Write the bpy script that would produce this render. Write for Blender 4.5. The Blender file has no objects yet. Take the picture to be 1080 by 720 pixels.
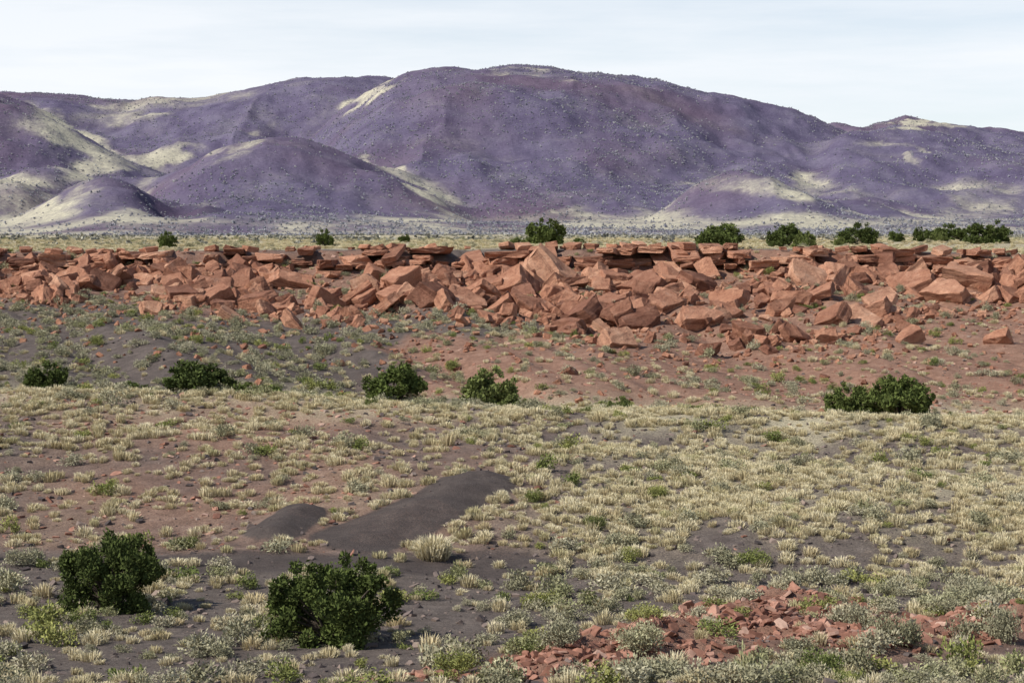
import bpy, bmesh, math, random
import numpy as np
from mathutils import Vector, Matrix, Euler
from mathutils import noise as mn
SEED=7
rng=np.random.default_rng(SEED); random.seed(SEED)
sc=bpy.context.scene
F=2100.0; TH=math.atan(130/F); CT=math.cos(TH); ST=math.sin(TH)
def rayz(py):
    b=(360-np.asarray(py,float))/F
    return (b*CT-ST)/(CT+b*ST)
def proj(X,Y,Z):
    dep=Y*CT-Z*ST; up=Y*ST+Z*CT
    return 540+F*X/dep, 360-F*up/dep
# ---------- noise
def _h(i,j,s): 
    v=np.sin(i*127.1+j*311.7+s*74.7)*43758.5453
    return v-np.floor(v)
def vn(x,y,s=0):
    xi=np.floor(x); yi=np.floor(y); fx=x-xi; fy=y-yi
    fx=fx*fx*(3-2*fx); fy=fy*fy*(3-2*fy)
    a=_h(xi,yi,s);b=_h(xi+1,yi,s);c=_h(xi,yi+1,s);d=_h(xi+1,yi+1,s)
    return (a+(b-a)*fx)*(1-fy)+(c+(d-c)*fx)*fy-0.5
def fbm(x,y,sc_,o=4,s=0):
    r=0;a=1;f=1/sc_
    for k in range(o):
        r=r+a*vn(x*f+k*13.7,y*f-k*7.3,s+k); a*=.5; f*=2.03
    return r
def sstep(a,b,x):
    t=np.clip((x-a)/(b-a),0,1); return t*t*(3-2*t)
# ---------- material helpers
def newmat(name):
    m=bpy.data.materials.new(name); m.use_nodes=True
    nt=m.node_tree; b=nt.nodes['Principled BSDF']; b.inputs['Roughness'].default_value=.95
    b.inputs['Specular IOR Level'].default_value=.12
    return m,nt,b
def N(nt,t,**k):
    n=nt.nodes.new(t)
    for a,v in k.items(): setattr(n,a,v)
    return n
def noise(nt,vec,scale,detail=6,rough=.6):
    n=N(nt,'ShaderNodeTexNoise'); n.inputs['Scale'].default_value=scale
    n.inputs['Detail'].default_value=detail; n.inputs['Roughness'].default_value=rough
    nt.links.new(vec,n.inputs['Vector']); return n.outputs['Fac']
def ramp(nt,f,stops):
    r=N(nt,'ShaderNodeValToRGB'); e=r.color_ramp.elements
    while len(e)<len(stops): e.new(.5)
    for i,(p,c) in enumerate(stops):
        e[i].position=p; e[i].color=(*c,1)
    nt.links.new(f,r.inputs[0]); return r.outputs[0]
def mix(nt,f,a,b,mode='MIX'):
    m=N(nt,'ShaderNodeMix',data_type='RGBA',blend_type=mode)
    for s,v in ((m.inputs[0],f),(m.inputs[6],a),(m.inputs[7],b)):
        if isinstance(v,(int,float)): s.default_value=v
        elif isinstance(v,tuple): s.default_value=(*v,1)
        else: nt.links.new(v,s)
    return m.outputs[2]
def math_(nt,op,a,b=0,c=None,clamp=False):
    m=N(nt,'ShaderNodeMath',operation=op); m.use_clamp=clamp
    for i,v in enumerate((a,b,c)):
        if v is None: continue
        if isinstance(v,(int,float)): m.inputs[i].default_value=v
        else: nt.links.new(v,m.inputs[i])
    return m.outputs[0]
def bump(nt,b,h,strength,dist):
    n=N(nt,'ShaderNodeBump'); n.inputs['Strength'].default_value=strength; n.inputs['Distance'].default_value=dist
    nt.links.new(h,n.inputs['Height']); nt.links.new(n.outputs[0],b.inputs['Normal'])
# ---------- mesh helpers
def mesh_from(name,V,T,mat=None,attrs=None,smooth=False,nper=3):
    me=bpy.data.meshes.new(name)
    V=np.ascontiguousarray(V,dtype=np.float32); T=np.ascontiguousarray(T,dtype=np.int32)
    me.vertices.add(len(V)); me.vertices.foreach_set('co',V.ravel())
    me.loops.add(T.size); me.loops.foreach_set('vertex_index',T.ravel())
    me.polygons.add(len(T)); me.polygons.foreach_set('loop_start',np.arange(0,T.size,nper,dtype=np.int32))
    me.polygons.foreach_set('use_smooth',np.full(len(T),smooth))
    me.update(calc_edges=True)
    for k,v in (attrs or {}).items():
        a=me.attributes.new(k,'FLOAT','POINT'); a.data.foreach_set('value',np.ascontiguousarray(v,dtype=np.float32))
    if mat: me.materials.append(mat)
    return me
def obj(name,me,parent=None):
    o=bpy.data.objects.new(name,me); sc.collection.objects.link(o)
    if parent: o.parent=parent
    return o
def grid_faces(nr,nc):
    i=np.arange(nr-1)[:,None]*nc+np.arange(nc-1)[None,:]
    i=i.ravel(); return np.stack([i,i+1,i+nc+1,i+nc],1)

# ================= GROUND =================
PX=np.concatenate([np.linspace(-1100,-62,60),np.linspace(-60,1140,620),np.linspace(1142,2180,60)])
cols=np.array([0,270,540,810,1080.])
RIM=158.0
KD=np.array([38,46,56,70,84,91,101,114,130,145,153,RIM,RIM+3,RIM+50,400,900.])
KY={0:[725,665,602,500,417,424,408,372,338,312,300,283,267.5,260,253,249],
 270:[725,667,604,500,421,429,412,380,342,318,302,283,265,259,252.5,249],
 540:[725,668,608,506,430,437,424,394,350,320,302,282,262.5,258,252,248.5],
 810:[725,668,612,512,438,446,434,404,362,326,304,283,263,258,252,248.5],
 1080:[725,668,614,516,445,452,438,410,366,330,307,287,269,260,253,248.5]}
KYa=np.array([KY[int(c)] for c in cols])
d=np.concatenate([np.arange(1.5,36,1.0),np.arange(36,100,.2),np.arange(100,178,.24),np.geomspace(178,905,95)])
nd=len(d); npx=len(PX)
U=(PX-540)/F
roff=3.5*vn(PX/150.,PX*0+3,5)+2.5*vn(PX/52.,PX*0+9,6)+1.0*vn(PX/19.,PX*0+1,8)
Z=np.zeros((nd,npx))
for j,p in enumerate(PX):
    ky=np.array([np.interp(p,cols,KYa[:,k]) for k in range(len(KD))])
    kd=KD.copy(); kd[9:13]+=roff[j]*1.3; 
    kz=kd*rayz(ky)
    Z[:,j]=np.interp(d,np.concatenate([[1,10,22],kd]),np.concatenate([[-1.75,-3.6,-6.6],kz]))
def smooth(Z,n):
    k=np.hanning(n+2)[1:-1]; k/=k.sum()
    P=np.pad(Z,((n//2,n//2),(0,0)),mode='edge')
    return sum(k[i]*P[i:i+Z.shape[0]] for i in range(n))
Zs=smooth(Z,31); Zt=smooth(Z,5)
w=sstep(RIM-20,RIM-12,d)[:,None]
Z=Zs*(1-w)+Zt*w
D=np.repeat(d[:,None],npx,1); X=D*U[None,:]
PXg=np.repeat(PX[None,:],nd,0)
amp=sstep(30,60,D)
Z+=amp*(0.16*fbm(X,D,5,4,1)+0.08*fbm(X,D,1.1,3,2))
val=sstep(93,106,D)*(1-sstep(RIM-12,RIM-1,D))
rid=np.abs(fbm(X*1.0+D*.35,D*.25,7,3,11))
Z+=val*(1.9*rid-0.3+0.8*fbm(X,D,14,3,12))
Z+=sstep(RIM+3,RIM+50,D)*0.9*fbm(X,D,40,3,14)
Z+=sstep(56,62,D)*(1-sstep(82,90,D))*(0.9*fbm(X,D,13,3,21))
def P2W(px,py,dd): return (px-540)/F*dd
wx=.45*fbm(X,D,2.2,3,101); wd_=.6*fbm(X,D,2.2,3,102)
def capsule(x0,d0,x1,d1,r0,r1):
    dx,dd=x1-x0,d1-d0; XX=X+wx; DD=D+wd_
    t=np.clip(((XX-x0)*dx+(DD-d0)*dd)/(dx*dx+dd*dd),0,1)
    r=r0+(r1-r0)*t; q=np.hypot(XX-(x0+t*dx),DD-(d0+t*dd))/r
    return np.exp(-(q**2)*1.6),t
g1,t1=capsule(P2W(385,0,60),60.5,P2W(510,0,68),67.5,2.0,1.6)
g2,t2=capsule(P2W(285,0,60),60.5,P2W(312,0,63),63.8,1.3,1.0)
Z+=g1*(0.40+.50*t1)*.58+g2*.45
gp,_=capsule(P2W(650,0,41),40.5,P2W(830,0,49),48.5,2.6,2.5)
gp2,_=capsule(P2W(900,0,46),43,P2W(1120,0,46),47,2.4,2.4)
gp3,_=capsule(P2W(430,0,38),37.5,P2W(600,0,40),38.8,1.3,1.5)
pile=np.clip(gp+gp2*.85+gp3*.6,0,1)
Z+=pile*(0.5+.5*fbm(X,D,1.4,4,31))
PXv,PYv=proj(X,D,Z)
nW=fbm(X,D,3.0,5,41); nB=fbm(X,D,11.0,4,42); nS=fbm(X,D*.45,6,4,44)
px=PXv+nB*60; py=PYv+nW*22
red=np.zeros_like(Z)
hillD=sstep(57,60,D)*(1-sstep(86,90,D))
red+=hillD*(0.55*(1-sstep(440,640,px))+0.10)*(.6+1.4*nB+.2+.7*nW)
v=sstep(88,92,D)*(1-sstep(RIM,RIM+4,D))
bound=560-(PYv-340)*2.6*(PYv<420)+nS*260+nB*90
bound=np.maximum(bound,250)
red+=v*sstep(-40,40,px-bound)*.9
red+=v*(1-sstep(300,328,PYv+nB*40))*.75
red+=v*.18*sstep(.05,.3,nS)*sstep(300,500,px)
red+=pile*1.6*(D<56)
red=np.clip(red,0,1)
pale=np.zeros_like(Z)
pale+=hillD*(.26+.24*sstep(500,640,px)+.5*sstep(76,88,D))*(.7+nW)
pale+=sstep(RIM+3,RIM+8,D)*.98*(.9+.3*nS)
pale+=v*.14*sstep(200,600,px)
pale+=sstep(84,96,D)*(1-sstep(98,108,D))*.5
pale+=(1-hillD)*(D<62)*.15*(1-red)
m1=sstep(.30,.42,g1+nW*.15)*1.0; m2=sstep(.30,.42,g2+nW*.15)
band,_=capsule(P2W(160,0,58),57.0,P2W(520,0,58),57.5,1.6,2.3)
mc=np.clip(m1+m2+sstep(.3,.6,band+nW*.3)*.85,0,1)
pale*=1-mc; red*=1-mc*.95
pale=np.clip(pale,0,1)
dark=np.clip(mc+v*(1-red)*(.35+sstep(.0,.3,nS)*.6)+(D<58)*.25*(1-sstep(350,560,px)),0,1)

gm,nt,b=newmat('ground_cinder_and_red_soil')
geo=N(nt,'ShaderNodeNewGeometry').outputs['Position']
ar=N(nt,'ShaderNodeAttribute',attribute_name='red').outputs['Fac']
ap=N(nt,'ShaderNodeAttribute',attribute_name='pale').outputs['Fac']
ad=N(nt,'ShaderNodeAttribute',attribute_name='dark').outputs['Fac']
n1=noise(nt,geo,1.6,8,.7); n2=noise(nt,geo,14,6,.75); n4=noise(nt,geo,45,3,.7)
cind=ramp(nt,n1,[(.3,(.085,.069,.061)),(.5,(.135,.109,.096)),(.72,(.210,.172,.148))])
cind=mix(nt,math_(nt,'MULTIPLY',ad,.6),cind,(.062,.050,.046))
rd=ramp(nt,n1,[(.28,(.18,.098,.068)),(.5,(.28,.156,.108)),(.72,(.37,.23,.165))])
pl=ramp(nt,n2,[(.3,(.26,.22,.14)),(.5,(.50,.44,.29)),(.7,(.66,.60,.43))])
rf=math_(nt,'ADD',ar,math_(nt,'MULTIPLY_ADD',n2,.9,-.45),clamp=True)
rf=math_(nt,'MULTIPLY',rf,math_(nt,'GREATER_THAN',ar,.03))
pf=math_(nt,'ADD',ap,math_(nt,'MULTIPLY_ADD',n2,1.6,-.85),clamp=True)
pf=math_(nt,'MULTIPLY',pf,math_(nt,'MULTIPLY',ap,1.6,clamp=True))
c=mix(nt,rf,cind,rd); c=mix(nt,pf,c,pl)
spk=ramp(nt,n2,[(.35,(.6,.6,.6)),(.5,(1,1,1)),(.68,(1.15,1.12,1.1))])
c=mix(nt,.8,c,spk,'MULTIPLY')
c=mix(nt,.8,c,ramp(nt,n4,[(.36,(.55,.55,.55)),(.5,(1,1,1)),(.66,(1.5,1.45,1.4))]),'MULTIPLY')
nt.links.new(c,b.inputs['Base Color'])
bump(nt,b,n2,.8,.07)
V=np.stack([X,D,Z],-1).reshape(-1,3)
me=mesh_from('ground',V,grid_faces(nd,npx),gm,{'red':red.ravel(),'pale':pale.ravel(),'dark':dark.ravel()},True,4)
obj('ground',me)

# ================= HILLS =================
HPX=np.concatenate([np.linspace(-1100,-42,120),np.linspace(-40,1120,900),np.linspace(1122,2180,120)])
hd=np.concatenate([np.linspace(860,3300,430),[4000,6000,12000,25000]])
HU=(HPX-540)/F
HD=np.repeat(hd[:,None],len(HPX),1); HX=HD*HU[None,:]; HP=np.repeat(HPX[None,:],len(hd),0)
basey=np.interp(HD,[860,905,1100,1500,2200,3300,25000],[250,248.6,247,243,238,236,231])
base=HD*rayz(basey)
warp=fbm(HX,HD,260,4,61)
def layer(pxs,ys,Dc,Wf,Wb,sharp=1.2,dslope=0,nz=1.0):
    pw=HP+warp*18*nz
    y=np.interp(pw,pxs,ys)
    Dk=Dc+dslope*(HP-540)/540+warp*120*nz
    bz=Dk*rayz(np.interp(Dk,[860,1500,2200,3300],[249,243,238,236]))
    h=np.maximum(Dk*rayz(y)-bz,0)
    s=np.clip(np.where(HD<Dk,(Dk-HD)/Wf,(HD-Dk)/Wb),0,1)
    return h*(.5*(1+np.cos(np.pi*s)))**sharp
def sm(xs,ys):
    xx=np.arange(xs[0],xs[-1]+1,4.0); yy=np.interp(xx,xs,ys)
    k=np.hanning(19); k/=k.sum(); yp=np.pad(yy,(9,9),mode='edge'); return xx,np.convolve(yp,k,'valid')
LY=[]
def add(xs,ys,*a,**k):
    x,y=sm(xs,ys); LY.append(layer(x,y,*a,**k))
add([-1100,-500,-200,0,60,130,200,260,330,400,440,520,640,760],[180,120,100,101,105,110,105,95,86,84,92,120,190,238],2500,800,700)
add([230,300,360,400,440,500,560,620,690,740,790,850,900,1000,1100,1200],[238,180,120,93,81,77,76,83,93,103,114,132,150,190,220,238],2150,850,700)
add([760,830,870,905,960,1000,1050,1080,1300,1700,2180],[200,145,136,133,128,131,138,143,160,150,190],2700,700,600)
add([800,840,880,905,950,1000,1060,1130,1400,1800],[238,180,147,138,142,153,166,178,200,238],1950,600,500)
add([115,150,190,240,290,330,370,420,470,510],[238,208,182,160,148,152,168,190,212,238],1550,420,320,nz=.5)
add([-1100,-400,-60,0,40,80,120,160,200,260],[238,150,100,108,120,146,170,188,205,238],1800,520,450)
add([0,45,75,110,150,190,225,260],[238,222,208,198,196,202,220,238],1260,260,220,nz=.4)
add([660,700,745,790,850,920,975,1020],[240,226,203,191,193,211,228,240],1330,260,260,nz=.4)
add([20,50,100,180,240,330,420,520],[245,240,232,226,224,228,234,245],1100,150,150,nz=.4)
L=np.stack(LY); kk=4.0
mx=L.max(0); H=mx+kk*np.log(np.exp((L-mx)/kk).sum(0))-kk*math.log(len(LY))*np.exp(-mx/8)
H=np.maximum(H,0)
Ls=np.sort(L,0); gap=Ls[-1]-Ls[-2]
gul=np.abs(fbm(HX*1.0,HD*.45,110,4,71))
near=sstep(0,25,H)
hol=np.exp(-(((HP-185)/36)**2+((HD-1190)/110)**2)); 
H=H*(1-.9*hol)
crest=sstep(120,160,H)
HZ=base+H+near*(fbm(HX,HD,70,4,72)*(9-5*crest)-gul*(22-10*crest)+6)+fbm(HX,HD,14,3,73)*1.6*near+fbm(HX,HD,60,3,75)*1.2-1.0*(1-sstep(860,900,HD))
hpx,hpy=proj(HX,HD,HZ)
wp=fbm(HX,HD,90,5,81)*30; wq=fbm(HX,HD,50,5,82)*16
qx=hpx+wp*1.3; qy=hpy+wq
P=np.zeros_like(HZ)
P=np.maximum(P,(1-sstep(2,16,gap))*sstep(8,25,Ls[-2])*.6*(1-sstep(740,780,hpx)*(1-sstep(880,920,hpx))))
P=np.maximum(P,(1-sstep(0,14,H+wq*.8))*.85)
def ell(cx,cy,rx,ry,ang=0,v=1.):
    global P
    a=math.radians(ang); dx=qx-cx; dy=qy-cy
    xx=(dx*math.cos(a)+dy*math.sin(a))/rx; yy=(-dx*math.sin(a)+dy*math.cos(a))/ry
    P=np.maximum(P,v*(1-sstep(.4,1.15,np.hypot(xx,yy))))
ell(385,103,42,8,-25); ell(425,192,62,6,26,1.); ell(90,148,85,14,24,.85); ell(40,195,80,16,-12,.7)
ell(130,175,110,9,-12,.8); ell(250,152,60,6,-30,.35); ell(30,225,80,20,8,.75)
ell(825,197,95,14,3,.9); ell(965,129,60,5,0,.8); ell(40,238,90,16,0,.9)
ell(760,234,340,10,0,.95); ell(180,110,140,14,-10,.45); ell(950,160,60,4,20,.4); ell(1050,205,60,22,10,.45)
ell(560,78,80,4,0,.4)
slope_n=fbm(HX,HD,35,5,83)
P=np.clip(P*(.85+slope_n)+.20*sstep(-.1,.5,slope_n),0,1)*(1-.9*np.clip(hol*1.6,0,1))
R=np.clip(fbm(HX,HD,160,4,85)*1.6+.2+.5*np.exp(-(((hpx-680)/90)**2+((hpy-165)/40)**2))+hol,0,1)  # rusty cinder, plus the hollow's shade painted in by the last term
hollow_shade=np.clip(hol*1.5,0,1)  # painted shade inside the hollow

hm,nt,b=newmat('hill_cinder_grass_and_haze')
geo=N(nt,'ShaderNodeNewGeometry').outputs['Position']
ap=N(nt,'ShaderNodeAttribute',attribute_name='pale').outputs['Fac']
ar=N(nt,'ShaderNodeAttribute',attribute_name='rust_and_hollow_shade').outputs['Fac']
ad=N(nt,'ShaderNodeAttribute',attribute_name='dark').outputs['Fac']
n1=noise(nt,geo,.03,8,.65); n2=noise(nt,geo,.22,6,.8); n3=noise(nt,geo,.45,4,.8)
cc=ramp(nt,n1,[(.3,(.090,.074,.126)),(.5,(.130,.110,.172)),(.72,(.182,.162,.220))])  # purple-grey cinder with distant haze mixed into its base colour
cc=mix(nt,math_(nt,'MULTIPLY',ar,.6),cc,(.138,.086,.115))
cc=mix(nt,math_(nt,'MULTIPLY',ad,.6),cc,(.065,.045,.085))  # darkens the hollow's colour to stand for its shade
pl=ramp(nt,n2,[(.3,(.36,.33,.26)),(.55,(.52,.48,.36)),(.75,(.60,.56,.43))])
pf=math_(nt,'ADD',ap,math_(nt,'MULTIPLY_ADD',n2,1.3,-.65),clamp=True)
pf=math_(nt,'MULTIPLY',pf,math_(nt,'MULTIPLY',ap,1.8,clamp=True))
c=mix(nt,pf,cc,pl)
spk=ramp(nt,n3,[(.36,(.7,.7,.73)),(.47,(1,1,1)),(.56,(1.,1.,1.)),(.64,(1.5,1.5,1.4))])
c=mix(nt,.7,c,spk,'MULTIPLY')
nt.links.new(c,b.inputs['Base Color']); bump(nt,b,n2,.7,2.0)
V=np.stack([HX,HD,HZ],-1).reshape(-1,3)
me=mesh_from('hills',V,grid_faces(len(hd),len(HPX)),hm,{'pale':P.ravel(),'rust_and_hollow_shade':R.ravel(),'dark':hollow_shade.ravel()},True,4)
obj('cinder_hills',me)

# ================= SCATTER =================
def scatter(name,pts,idx,rot,scl,coll):
    me=bpy.data.meshes.new(name); me.vertices.add(len(pts))
    me.vertices.foreach_set('co',np.ascontiguousarray(pts,dtype=np.float32).ravel())
    a=me.attributes.new('idx','INT','POINT'); a.data.foreach_set('value',np.ascontiguousarray(idx,dtype=np.int32))
    a=me.attributes.new('rot','FLOAT_VECTOR','POINT'); a.data.foreach_set('vector',np.ascontiguousarray(rot,dtype=np.float32).ravel())
    a=me.attributes.new('scl','FLOAT_VECTOR','POINT'); a.data.foreach_set('vector',np.ascontiguousarray(scl,dtype=np.float32).ravel())
    o=obj(name,me)
    ng=bpy.data.node_groups.new('scatter_'+name,'GeometryNodeTree')
    ng.interface.new_socket('Geometry',in_out='INPUT',socket_type='NodeSocketGeometry')
    ng.interface.new_socket('Geometry',in_out='OUTPUT',socket_type='NodeSocketGeometry')
    gi=ng.nodes.new('NodeGroupInput'); go=ng.nodes.new('NodeGroupOutput')
    ip=ng.nodes.new('GeometryNodeInstanceOnPoints'); ci=ng.nodes.new('GeometryNodeCollectionInfo')
    ci.inputs['Collection'].default_value=coll
    ci.inputs['Separate Children'].default_value=True; ci.inputs['Reset Children'].default_value=True
    ip.inputs['Pick Instance'].default_value=True
    def na(n,t):
        x=ng.nodes.new('GeometryNodeInputNamedAttribute'); x.data_type=t; x.inputs['Name'].default_value=n
        return [s for s in x.outputs if s.enabled and s.name=='Attribute'][0]
    l=ng.links.new
    l(gi.outputs[0],ip.inputs['Points']); l(ci.outputs[0],ip.inputs['Instance'])
    l(na('idx','INT'),ip.inputs['Instance Index']); l(na('rot','FLOAT_VECTOR'),ip.inputs['Rotation'])
    l(na('scl','FLOAT_VECTOR'),ip.inputs['Scale']); l(ip.outputs[0],go.inputs[0])
    m=o.modifiers.new('scatter','NODES'); m.node_group=ng
    return o
def coll_of(name,meshes):
    c=bpy.data.collections.new(name)
    for i,m in enumerate(meshes):
        o=bpy.data.objects.new('%s_%02d'%(name,i),m); c.objects.link(o)
    return c
def sample(Xg,Dg,Zg,dens):
    A=(Dg[1:,:-1]-Dg[:-1,:-1])*(Xg[:-1,1:]-Xg[:-1,:-1])
    lam=np.clip(dens[:-1,:-1],0,None)*A
    n=rng.poisson(lam); ii=np.repeat(np.arange(n.size),n.ravel())
    r,cidx=np.divmod(ii,n.shape[1])
    a=rng.random(len(ii)); bb=rng.random(len(ii))
    def it(G): return (G[r,cidx]*(1-a)+G[r+1,cidx]*a)*(1-bb)+(G[r,cidx+1]*(1-a)+G[r+1,cidx+1]*a)*bb
    return np.stack([it(Xg),it(Dg),it(Zg)],1),r,cidx
def go_scatter(name,Xg,Dg,Zg,dens,coll,smin,smax,sink=.03,power=1.5,tilt=.1,zvar=.2):
    p,r,c_=sample(Xg,Dg,Zg,dens); n=len(p)
    s=smin+(smax-smin)*rng.random(n)**power
    p[:,2]-=sink*s
    rot=np.stack([rng.normal(0,tilt,n),rng.normal(0,tilt,n),rng.random(n)*6.283],1)
    sv=np.stack([s*(1+rng.normal(0,.12,n)),s*(1+rng.normal(0,.12,n)),s*np.clip(1+rng.normal(0,zvar,n),.5,1.8)],1)
    print(name,n)
    return scatter(name,p,rng.integers(0,len(coll.objects),n),rot,sv,coll)
def vegmat(name,stops,basecol):
    m,nt,b=newmat(name)
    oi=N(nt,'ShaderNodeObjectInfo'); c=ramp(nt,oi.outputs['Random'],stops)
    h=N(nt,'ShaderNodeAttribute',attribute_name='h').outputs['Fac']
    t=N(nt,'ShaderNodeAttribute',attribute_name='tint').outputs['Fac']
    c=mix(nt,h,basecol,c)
    c=mix(nt,1.0,c,ramp(nt,t,[(0,(.65,.65,.65)),(1,(1.25,1.25,1.25))]),'MULTIPLY')
    nt.links.new(c,b.inputs['Base Color'])
    return m
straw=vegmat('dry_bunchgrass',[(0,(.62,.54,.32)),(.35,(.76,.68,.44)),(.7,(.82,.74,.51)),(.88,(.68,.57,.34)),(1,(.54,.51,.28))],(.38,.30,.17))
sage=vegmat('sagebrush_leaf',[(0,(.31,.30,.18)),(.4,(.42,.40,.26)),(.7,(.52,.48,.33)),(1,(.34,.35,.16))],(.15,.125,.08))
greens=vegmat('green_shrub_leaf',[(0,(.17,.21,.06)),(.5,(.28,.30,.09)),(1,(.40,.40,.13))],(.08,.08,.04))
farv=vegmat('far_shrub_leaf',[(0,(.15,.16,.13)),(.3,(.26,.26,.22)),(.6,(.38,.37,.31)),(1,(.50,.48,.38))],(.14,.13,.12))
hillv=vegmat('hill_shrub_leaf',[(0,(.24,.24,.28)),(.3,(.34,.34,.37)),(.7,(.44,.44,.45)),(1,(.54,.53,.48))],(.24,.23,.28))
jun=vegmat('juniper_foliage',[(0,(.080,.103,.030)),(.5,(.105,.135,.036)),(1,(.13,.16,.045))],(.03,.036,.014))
jun2=vegmat('light_juniper_foliage',[(0,(.17,.20,.06)),(1,(.21,.24,.08))],(.06,.065,.03))
barkm,nt,b=newmat('juniper_bark'); g_=N(nt,'ShaderNodeNewGeometry').outputs['Position']
nt.links.new(ramp(nt,noise(nt,g_,12),[(.3,(.05,.04,.03)),(.7,(.13,.105,.08))]),b.inputs['Base Color'])

def tuft(n,R=.5,H=.45,w=.03):
    V=[];T=[];h=[];t=[]
    for i in range(n):
        r=R*.62*math.sqrt(random.random()); a=random.random()*6.283
        a2=a+random.gauss(0,.5)
        bx,by=r*math.cos(a),r*math.sin(a)
        lean=min(1,max(0,r/(R*.62)*.8+random.gauss(0,.2)))
        L=H*random.uniform(.7,1.05); out=lean*R*.62
        tz=L*math.sqrt(max(.06,1-.92*lean*lean))
        tip=(bx+math.cos(a2)*out,by+math.sin(a2)*out,tz)
        mid=(bx+math.cos(a2)*out*.45,by+math.sin(a2)*out*.45,tz*.75+.02)
        aa=random.random()*3.14; px_,py_=math.cos(aa)*w/2,math.sin(aa)*w/2
        k=len(V)
        V+=[(bx-px_,by-py_,-.03),(bx+px_,by+py_,-.03),(mid[0]+px_,mid[1]+py_,mid[2]),(mid[0]-px_,mid[1]-py_,mid[2]),tip]
        T+=[(k,k+1,k+2),(k,k+2,k+3),(k+3,k+2,k+4)]
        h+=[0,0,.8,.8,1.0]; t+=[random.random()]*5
    return mesh_from('tuft',V,T,straw,{'h':h,'tint':t})
def leafcloud(name,centres,radii,nl,ls,mat,zmin=0,el=1.8,squash=.85):
    cs=np.array(centres); rs=np.array(radii)
    pr=rs**2; pr/=pr.sum(); k=rng.choice(len(cs),nl,p=pr)
    dirn=rng.normal(size=(nl,3)); dirn/=np.linalg.norm(dirn,axis=1)[:,None]
    rad=rs[k]*(rng.random(nl)**.35)*(1+.14*rng.normal(size=nl))
    p=cs[k]+dirn*rad[:,None]*np.array([1,1,squash])
    keep=p[:,2]>zmin; p=p[keep]; dirn=dirn[keep]; k=k[keep]; n=len(p)
    ax=dirn*.8+rng.normal(size=(n,3))*.6+np.array([0,0,.4]); ax/=np.linalg.norm(ax,axis=1)[:,None]
    sd=np.cross(ax,rng.normal(size=(n,3))); sd/=np.linalg.norm(sd,axis=1)[:,None]+1e-9
    s=ls*rng.uniform(.5,1.4,n)[:,None]
    a=p-ax*s*el*.5; bb=p+sd*s*.5; c_=p+ax*s*el*.5; d_=p-sd*s*.5
    V=np.stack([a,bb,c_,d_],1).reshape(-1,3); T=np.arange(4*n).reshape(-1,4)
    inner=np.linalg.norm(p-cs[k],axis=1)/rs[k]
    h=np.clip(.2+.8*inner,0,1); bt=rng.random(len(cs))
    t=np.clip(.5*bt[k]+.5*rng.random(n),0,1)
    return mesh_from(name,V,T,mat,{'h':np.repeat(h,4),'tint':np.repeat(t,4)},False,4)
def shrub(nl,ls,mat,nb=7,sp=.3,el=2.2,zs=.22):
    cs=[];rs=[]
    for i in range(nb):
        a=random.random()*6.283; r=sp*math.sqrt(random.random())
        cs.append((r*math.cos(a),r*math.sin(a),.10+zs*random.random()*(1-r))); rs.append(random.uniform(.13,.25))
    return leafcloud('shrub',cs,rs,nl,ls,mat,0,el)
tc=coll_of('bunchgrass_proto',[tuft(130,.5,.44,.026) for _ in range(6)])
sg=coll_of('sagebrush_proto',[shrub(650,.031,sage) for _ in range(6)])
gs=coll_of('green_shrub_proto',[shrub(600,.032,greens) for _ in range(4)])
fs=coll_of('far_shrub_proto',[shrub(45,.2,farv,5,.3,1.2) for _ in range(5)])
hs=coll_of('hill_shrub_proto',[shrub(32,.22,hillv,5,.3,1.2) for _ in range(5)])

inu=sstep(-150,-70,PXg)*(1-sstep(1150,1230,PXg))*.9+.1
clump=np.clip(.85+1.9*fbm(X,D,1.6,3,91),.05,2.2)
bigc=np.clip(1+1.3*fbm(X,D,8,3,92),.2,2)
nomc=1-mc
zone_fg=sstep(34,36,D)*(1-sstep(57,60,D))
rt=sstep(470,640,px)
zone_v=sstep(87,92,D)*(1-sstep(RIM,RIM+3,D)); zone_top=sstep(RIM+4,RIM+8,D)
rocks_b=sstep(RIM-30,RIM-16,D)*zone_v
dens_straw=hillD*(3.0+3.0*rt+1.8*sstep(76,85,D))*clump*bigc + zone_fg*(1.0+2.2*rt*sstep(48,56,D))*clump*bigc*(1-pile*.95)
dens_straw+=zone_v*(.45+.1*(1-red)+3.0*(1-sstep(93,102,D)))*clump*(1-.3*rocks_b)
dens_straw+=zone_top*.8*(1-sstep(230,420,D))
dens_straw*=nomc*inu
go_scatter('bunchgrass',X,D,Z,dens_straw,tc,.28,.76,power=1.5)
lowleft=1-.5*(1-sstep(440,560,px))
dens_sage=(zone_fg*(.80+.35*sstep(500,800,px))*clump*bigc*(1-.85*pile)*lowleft+hillD*.20*clump*bigc+zone_v*(.36*(1-red)+.22)*clump*bigc*(1-.2*rocks_b)+zone_top*.05*(1-sstep(300,600,D)))*nomc*inu
go_scatter('sagebrush',X,D,Z,dens_sage,sg,.45,1.4,power=1.8)
dens_g=(zone_fg*.08+hillD*.05+zone_v*.06)*bigc*nomc*inu
go_scatter('green_shrub',X,D,Z,dens_g,gs,.5,1.3)
dt=sstep(200,260,D)*.012*inu*bigc
go_scatter('plain_shrubs',X,D,Z,dt,fs,.8,2.2)
hin=sstep(-120,-40,HP)*(1-sstep(1130,1200,HP))
sh=np.clip(.5+1.5*fbm(HX,HD,120,4,95),.1,1.6)
dens_h=hin*(HD<2900)*(HD>880)*sh*.055*(1-.6*P)*(HD/1500.)**-1.
go_scatter('hill_shrubs',HX,HD,HZ,dens_h,hs,1.2,3.0,zvar=.2,power=1.8)

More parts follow.
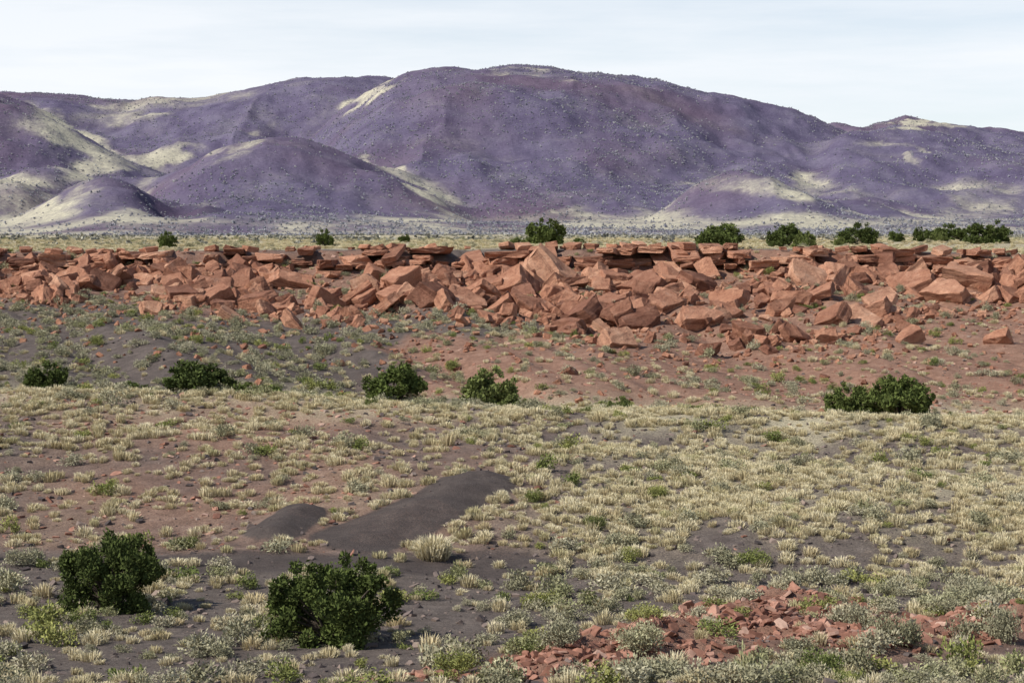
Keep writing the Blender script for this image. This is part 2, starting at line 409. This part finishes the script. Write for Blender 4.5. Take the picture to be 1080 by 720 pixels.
# ================= ROCKS =================
def rockproto(sx,sy,sz,cuts=5,bev=.03,off=(.55,.95),sub=.36,jit=.014,dis=1.):
    bm=bmesh.new(); bmesh.ops.create_cube(bm,size=2)
    for v_ in bm.verts:
        v_.co.x*=sx; v_.co.y*=sy; v_.co.z*=sz
        v_.co+=Vector((random.gauss(0,.13)*sx,random.gauss(0,.13)*sy,random.gauss(0,.13)*sz))
    for i in range(cuts):
        n_=Vector((random.gauss(0,1),random.gauss(0,1),random.gauss(0,.5))).normalized()
        ext=abs(n_.x)*sx+abs(n_.y)*sy+abs(n_.z)*sz
        co=n_*ext*random.uniform(*off)*.85
        r=bmesh.ops.bisect_plane(bm,geom=bm.verts[:]+bm.edges[:]+bm.faces[:],plane_co=co,plane_no=n_,clear_outer=True)
        ed=[e for e in r['geom_cut'] if isinstance(e,bmesh.types.BMEdge)]
        if ed:
            try: bmesh.ops.contextual_create(bm,geom=ed)
            except Exception: pass
    bmesh.ops.remove_doubles(bm,verts=bm.verts,dist=.02)
    bmesh.ops.bevel(bm,geom=bm.edges[:],offset=bev,segments=1,affect='EDGES',profile=.6)
    bmesh.ops.triangulate(bm,faces=bm.faces[:])
    for _ in range(2 if sub<.5 else 1):
        bmesh.ops.subdivide_edges(bm,edges=[e for e in bm.edges if e.calc_length()>sub],cuts=1)
        bmesh.ops.triangulate(bm,faces=bm.faces[:])
    sd=random.random()*100
    for v_ in bm.verts:
        q=v_.co*1.6+Vector((sd,sd,sd))
        v_.co+=(mn.noise_vector(q)*.07+mn.noise_vector(q*3.1)*.04)*dis
        v_.co+=Vector((random.gauss(0,jit),random.gauss(0,jit),random.gauss(0,jit)))
    bmesh.ops.recalc_face_normals(bm,faces=bm.faces[:])
    V=np.array([v_.co[:] for v_ in bm.verts]); T=np.array([[q.index for q in f.verts] for f in bm.faces]); bm.free()
    return V,T
boul=[rockproto(1,random.uniform(.5,.95),random.uniform(.22,.62),random.randint(2,6),.035) for _ in range(36)]
slab=[rockproto(1,1,1,random.randint(1,3),.04,(.80,1.05)) for _ in range(20)]
sand,nt,b=newmat('red_sandstone')
tc_=N(nt,'ShaderNodeNewGeometry').outputs['Position']
loc=N(nt,'ShaderNodeAttribute',attribute_name='lz')
tint=N(nt,'ShaderNodeAttribute',attribute_name='tint').outputs['Fac']
n1=noise(nt,tc_,1.3,8,.7); n2=noise(nt,tc_,6,6,.75)
cmb=N(nt,'ShaderNodeCombineXYZ'); nt.links.new(loc.outputs['Fac'],cmb.inputs[2]); nt.links.new(tint,cmb.inputs[0])
strat=noise(nt,cmb.outputs[0],7,4,.6)
c=ramp(nt,n1,[(.25,(.24,.110,.070)),(.42,(.40,.190,.118)),(.58,(.50,.255,.160)),(.78,(.62,.38,.27))])
c=mix(nt,1.,c,ramp(nt,tint,[(0,(.55,.52,.55)),(.3,(.88,.87,.88)),(.75,(1.08,1.08,1.08)),(1,(1.28,1.45,1.5))]),'MULTIPLY')
c=mix(nt,.6,c,ramp(nt,strat,[(.37,(.40,.35,.35)),(.46,(1,1,1)),(.65,(1.12,1.1,1.05))]),'MULTIPLY')
c=mix(nt,.85,c,ramp(nt,n2,[(.32,(.45,.41,.41)),(.47,(1,1,1))]),'MULTIPLY')
nt.links.new(c,b.inputs['Base Color'])
hh=math_(nt,'ADD',math_(nt,'MULTIPLY',strat,1.2),n2)
bump(nt,b,hh,.9,.22)
def build_rocks(name,items,protos,mat):
    VV=[];TT=[];ti=[];lz=[];o=0
    for (pos,s,eul) in items:
        V,T=protos[random.randrange(len(protos))]
        M=np.array(Euler(eul).to_matrix())
        loc_=V*np.array(s); W=loc_@M.T+np.array(pos)
        VV.append(W);TT.append(T+o);o+=len(V); t=random.random()
        ti.append(np.full(len(V),t)); lz.append(loc_[:,2]*.35+t*20)
    me=mesh_from(name,np.concatenate(VV),np.concatenate(TT),mat,{'tint':np.concatenate(ti),'lz':np.concatenate(lz)})
    return obj(name,me)
def gz(x,dd):
    p=x/dd*F+540; j=np.interp(p,PX,np.arange(npx)); i=np.interp(dd,d,np.arange(nd))
    i0=min(int(i),nd-2); j0=min(int(j),npx-2); a=i-i0; bb=j-j0
    return (Z[i0,j0]*(1-a)+Z[i0+1,j0]*a)*(1-bb)+(Z[i0,j0+1]*(1-a)+Z[i0+1,j0+1]*a)*bb
def place(pxx,pyy,dmin=38):
    j=int(round(np.interp(pxx,PX,np.arange(npx))))
    col=PYv[:,j]; k=np.where((d>=dmin)&(col<=pyy))[0]
    i=k[0] if len(k) else int(np.searchsorted(d,dmin))
    return X[i,j],D[i,j],Z[i,j]
items=[]
def rimz(x): return gz(x,RIM+8)
def lowlim(p): return np.interp(p,[0,60,200,330,450,560,640,760,900,960,1080],[312,326,328,340,342,342,368,374,362,345,325])
for (bx,by,sz) in [(345,308,44),(380,312,40),(540,302,56),(585,290,64),(612,330,50),(680,300,52),(735,335,44),(770,312,40),(850,290,46),(860,306,44),(905,304,40),(910,332,44),(1000,308,46),(1020,294,50),(675,336,46),(840,350,44),(602,408,18),(190,308,40),(275,316,46),(425,294,46),(490,316,40),(455,306,36),(80,290,44),(110,296,40),(640,292,46),(705,288,46),(560,318,38),(790,345,36),(745,365,34),(955,352,34),(1050,352,30),(240,330,36),(310,292,44),(160,322,30),(960,296,44),(930,312,36),(820,322,40),(520,330,30),(650,355,34),(405,318,36),(225,296,44),(38,300,36),(700,318,44),(880,330,40)]:
    x,y,z=place(bx,by+9,110); s=sz/F*y*.50
    rx=random.uniform(.2,.8); zt=z+s*.18
    zt=min(zt,rimz(x)+.15-s*math.sin(rx)*.8)
    items.append(((x,y-.2,zt),(s,s*.9,s*random.uniform(.8,1.15)),(rx,random.gauss(0,.35),random.uniform(-.9,.9))))
cnt=0
while cnt<1700:
    p=random.uniform(-60,1140); hi=287; lo=lowlim(p)
    t=random.random()**1.1; yy=hi+(lo-hi)*t+random.gauss(0,4)
    if vn(np.array(p/60.),np.array(yy/24.),55)<-.05+.2*t-.08 and random.random()<.88: continue
    x,y,z=place(p,yy,112)
    if y>RIM+1.5: continue
    s=min(.14+random.paretovariate(1.5)*.17,1.25)*(1.0 if t<.75 else .8)
    zt=z+s*.2
    if zt+s*.75>rimz(x)+.25: 
        s*=.7; zt=min(z+s*.2,rimz(x)+.2-s*.7)
    items.append(((x,y,zt),(s,s*random.uniform(.7,1.1),s*random.uniform(.7,1.3)),(random.gauss(.35,.45),random.gauss(0,.45),random.uniform(0,6.28)))); cnt+=1
for k in range(2200):
    p=random.uniform(-60,1140); yy=random.uniform(290,lowlim(p)+random.expovariate(1/28.))
    x,y,z=place(p,yy,100); s=random.uniform(.05,.28)
    items.append(((x,y,z+s*.2),(s,s,s),(random.gauss(0,.5),random.gauss(0,.5),random.uniform(0,6.28))))
build_rocks('sandstone_boulders',items,boul,sand)
items=[]
for lay in range(6):
    x=-46.0
    while x<46:
        wd=random.uniform(.7,2.8) if lay else random.uniform(1.0,3.8)
        p=540+F*(x+wd/2)/(RIM+1); ro=np.interp(p,PX,roff)*1.3
        yr=RIM-.4+ro
        zt=gz(x+wd/2,yr+6.)
        brk=float(vn(np.array(x/3.7),np.array(2.),131)+.6*vn(np.array(x/1.3),np.array(5.),132))
        th=[.50,.62,.42,.60,.7,.8][lay]*random.uniform(.85,1.15)
        ztop=zt+.10+brk*.45+random.uniform(-.10,.14)-[0,.46,1.05,1.45,1.98,2.6][lay]
        drop=.38 if lay==0 else (.16 if lay<3 else .1)
        if random.random()>drop:
            yo=yr+[.3,.35,-.1,.15,-.25,-.5][lay]+random.uniform(-.9,.7)+brk*1.5
            hang=random.random()<.16
            items.append(((x+wd/2,yo+1.9-(.9 if hang else 0),ztop-th/2-(.2 if hang else 0)),(wd*.5*.97,2.2,th*.52),(random.gauss(.01,.03)+(.25 if hang else 0),random.gauss(0,.035)+(random.gauss(0,.10) if hang else 0),random.gauss(0,.16))))
        x+=wd*random.uniform(.98,1.08)
# loose blocks resting on the caprock edge
for k in range(90):
    x=random.uniform(-45,45); p=540+F*x/(RIM+1); ro=np.interp(p,PX,roff)*1.3; y=RIM+random.uniform(.5,4)+ro; s=random.uniform(.15,.55)
    items.append(((x,y,gz(x,RIM+6+ro)+.12+s*.2),(s*1.3,s,s*.5),(random.gauss(.1,.15),random.gauss(0,.15),random.uniform(0,6.28))))
build_rocks('sandstone_rimrock_ledge',items,slab,sand)
rub,nt2,b2=newmat('red_rubble'); 
oi=N(nt2,'ShaderNodeObjectInfo'); g_=N(nt2,'ShaderNodeNewGeometry').outputs['Position']
c=ramp(nt2,oi.outputs['Random'],[(0,(.18,.086,.060)),(.4,(.29,.142,.098)),(.8,(.39,.205,.145)),(1,(.50,.33,.25))])
c=mix(nt2,.7,c,ramp(nt2,noise(nt2,g_,9,6),[(.3,(.55,.55,.55)),(.6,(1.1,1.1,1.1))]),'MULTIPLY'); nt2.links.new(c,b2.inputs['Base Color'])
drk,nt2,b2=newmat('dark_cinder_stone'); 
oi=N(nt2,'ShaderNodeObjectInfo')
c=ramp(nt2,oi.outputs['Random'],[(0,(.06,.05,.048)),(.5,(.14,.11,.10)),(1,(.29,.22,.18))]); nt2.links.new(c,b2.inputs['Base Color'])
def rc(name,mat,sz,n=6):
    ms=[]
    for i in range(n):
        V,T=rockproto(1,random.uniform(.6,.9),sz*random.uniform(.8,1.2),5,.05,sub=1.2,dis=.5); ms.append(mesh_from(name,V,T,mat))
    return coll_of(name,ms)
rr=rc('red_rubble_proto',rub,.26); dr=rc('cinder_stone_proto',drk,.55)
go_scatter('red_rubble',X,D,Z,(sstep(.15,.6,pile)*60*np.clip(.5+2.2*fbm(X,D,1.5,3,97),.05,1.6)+zone_fg*red*5)*inu*(D<60),rr,.025,.20,sink=-.15,power=3.0,tilt=.45)
go_scatter('red_stones',X,D,Z,(hillD*red*3.2+zone_v*red*1.6)*inu*nomc,rr,.04,.20,sink=0,power=2.5,tilt=.3)
go_scatter('cinder_stones',X,D,Z,(hillD*(2.6*(1-red)+1.0)*bigc+zone_fg*4.0*(1-pile)+zone_v*.4)*inu*(1-mc*.93),dr,.03,.14,sink=0,power=3,tilt=.3)

# ================= JUNIPERS =================
def tube(V,T,p0,p1,r0,r1,n=6):
    a=Vector(p1)-Vector(p0); q=a.to_track_quat('Z','Y'); k=len(V)
    for (p,r) in ((p0,r0),(p1,r1)):
        for i in range(n):
            w_=q@Vector((r*math.cos(i*6.283/n),r*math.sin(i*6.283/n),0)); V.append(tuple(Vector(p)+w_))
    for i in range(n):
        j=(i+1)%n; T.append((k+i,k+j,k+n+j)); T.append((k+i,k+n+j,k+n+i))
def juniper_meshes(nl,ls,mat,hgt=1.25,nb=38,rr0=.13,rr1=.25):
    cs=[];rs=[]
    for i in range(nb):
        a=random.random()*6.283; r=.84*math.sqrt(random.random())
        top=hgt*(1-.5*r*r)*random.uniform(.80,1.02)
        z_=random.uniform(.05,1)**.9*top
        rr_=random.uniform(rr0,rr1)
        cs.append((r*math.cos(a),r*math.sin(a),max(z_-rr_*.6,.08))); rs.append(rr_)
    for i in range(26):
        a=random.random()*6.283; r=random.uniform(.3,.95)
        cs.append((r*math.cos(a),r*math.sin(a),hgt*(1-.55*r*r)*random.uniform(.60,1.0))); rs.append(random.uniform(.06,.12))
    fol=leafcloud('juniper_foliage',cs,rs,nl,ls,mat,0.0,2.2,1.1)
    V=[];T=[]
    for i in range(0,nb):
        c_=cs[i]; m_=(c_[0]*.35,c_[1]*.35,c_[2]*.42+.03)
        b0=(c_[0]*.05,c_[1]*.05,-.05)
        tube(V,T,b0,m_,.035,.02); tube(V,T,m_,c_,.02,.006)
    return fol,mesh_from('juniper_trunk',V,T,barkm)
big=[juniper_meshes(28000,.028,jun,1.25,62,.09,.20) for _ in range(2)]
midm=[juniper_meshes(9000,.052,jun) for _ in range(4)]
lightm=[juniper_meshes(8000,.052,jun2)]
def put(pxx,pyy,w_,h_,dmin,ms,name='juniper_tree'):
    x,y,z=place(pxx,pyy,dmin)
    e=bpy.data.objects.new(name,None); sc.collection.objects.link(e)
    s=w_/F*y/2/.90; sz=h_/F*y/1.18
    e.location=(x,y,z-.03); e.scale=(s,s,sz); e.rotation_euler=(0,0,random.random()*6.28)
    obj('foliage',ms[0],e); obj('trunk',ms[1],e)
put(112,644,112,84,38,big[0]); put(350,676,146,94,38,big[1])
for a in [(48,410,48,28),(208,418,74,38),(140,424,62,20),(270,425,58,22),(415,425,66,42),(897,441,52,38),(950,441,66,46)]:
    put(*a,93,random.choice(midm))
for a in [(517,430,60,42),(540,434,30,18),(655,438,28,20)]: put(*a,93,lightm[0])
for a in [(177,262,20,17),(343,261,20,19),(576,259,42,29),(760,262,50,26),(828,260,40,24),(905,258,40,22),(945,255,17,13),(971,255,17,16),(1000,255,38,18),(1042,257,48,24),(427,256,12,9),(742,262,14,13),(610,260,14,9)]:
    put(*a,RIM+7,random.choice(midm))
for a in [(848,262,26,18),(885,260,16,10),(988,256,20,11),(546,259,20,9)]: put(*a,RIM+7,lightm[0])
def shr(pxx,pyy,w_,h_,dmin,me,name):
    x,y,z=place(pxx,pyy,dmin); o=obj(name,me); s=w_/F*y/1.0; o.location=(x,y,z-.02); o.scale=(s,s,h_/F*y/.5); o.rotation_euler=(0,0,random.random()*6)
tb=tuft(700,.5,.5,.018)
shr(455,588,52,27,50,tb,'bunchgrass_clump')
gm_=[shrub(2200,.022,greens,10,.33) for _ in range(3)]; sm_=[shrub(3000,.020,sage,10,.33) for _ in range(3)]
for a in [(565,530,24,16),(628,560,28,20),(665,592,30,20),(692,526,38,16),(795,598,48,22),(570,642,50,22),(680,655,50,24),(195,578,30,16),(655,436,28,16),(475,392,30,14),(103,365,20,14),(208,362,20,12),(865,712,56,34),(480,712,60,30)]:
    shr(*a,38 if a[1]>450 else 93,random.choice(gm_),'green_shrub_bush')
for a in [(670,690,75,40),(600,680,70,34),(560,690,60,30),(950,680,56,44),(775,635,64,26),(1000,645,80,30),(1065,680,50,46),(550,660,60,22),(700,712,66,30),(20,595,50,26),(1040,640,60,26)]:
    shr(*a,38,random.choice(sm_),'sagebrush_bush')

# ================= SKY, SUN, CAMERA =================
sv=Vector((-.72,-.30,.72)).normalized(); el=math.asin(sv.z); az=math.atan2(sv.x,sv.y)
w=bpy.data.worlds.new('World'); sc.world=w; w.use_nodes=True; nt=w.node_tree
bg=nt.nodes['Background']; sky=N(nt,'ShaderNodeTexSky'); sky.sky_type='NISHITA'; sky.sun_disc=False
sky.sun_elevation=el; sky.sun_rotation=az; sky.altitude=1500; sky.dust_density=.6; sky.ozone_density=2
tcn=N(nt,'ShaderNodeTexCoord'); mp=N(nt,'ShaderNodeMapping'); mp.inputs['Scale'].default_value=(1,1,9)
mp.inputs['Rotation'].default_value=(0,.12,0)
nt.links.new(tcn.outputs['Generated'],mp.inputs[0])
cl=noise(nt,mp.outputs[0],3.2,8,.6)
f=ramp(nt,cl,[(.36,(.66,)*3),(.62,(1.,)*3)])
sx=N(nt,'ShaderNodeSeparateXYZ'); nt.links.new(tcn.outputs['Generated'],sx.inputs[0])
el_=math_(nt,'MULTIPLY_ADD',sx.outputs[2],-2.2,1.15,clamp=True)
ff=math_(nt,'MULTIPLY',f,el_)
nt.links.new(mix(nt,ff,sky.outputs[0],(8.2,8.5,8.9)),bg.inputs[0]); bg.inputs[1].default_value=.115
sl=bpy.data.lights.new('sun','SUN'); sl.energy=5.0; sl.angle=math.radians(.5); sl.color=(1,.95,.88)
so=bpy.data.objects.new('sun',sl); sc.collection.objects.link(so); so.rotation_euler=sv.to_track_quat('Z','Y').to_euler()
cam=bpy.data.cameras.new('camera'); cam.lens=36*F/1080; cam.sensor_width=36; cam.clip_end=60000; cam.clip_start=.5
co=bpy.data.objects.new('camera',cam); sc.collection.objects.link(co); co.rotation_euler=(math.pi/2-TH,0,0); sc.camera=co
sc.view_settings.view_transform='Standard'; sc.view_settings.look='None'; sc.view_settings.exposure=0
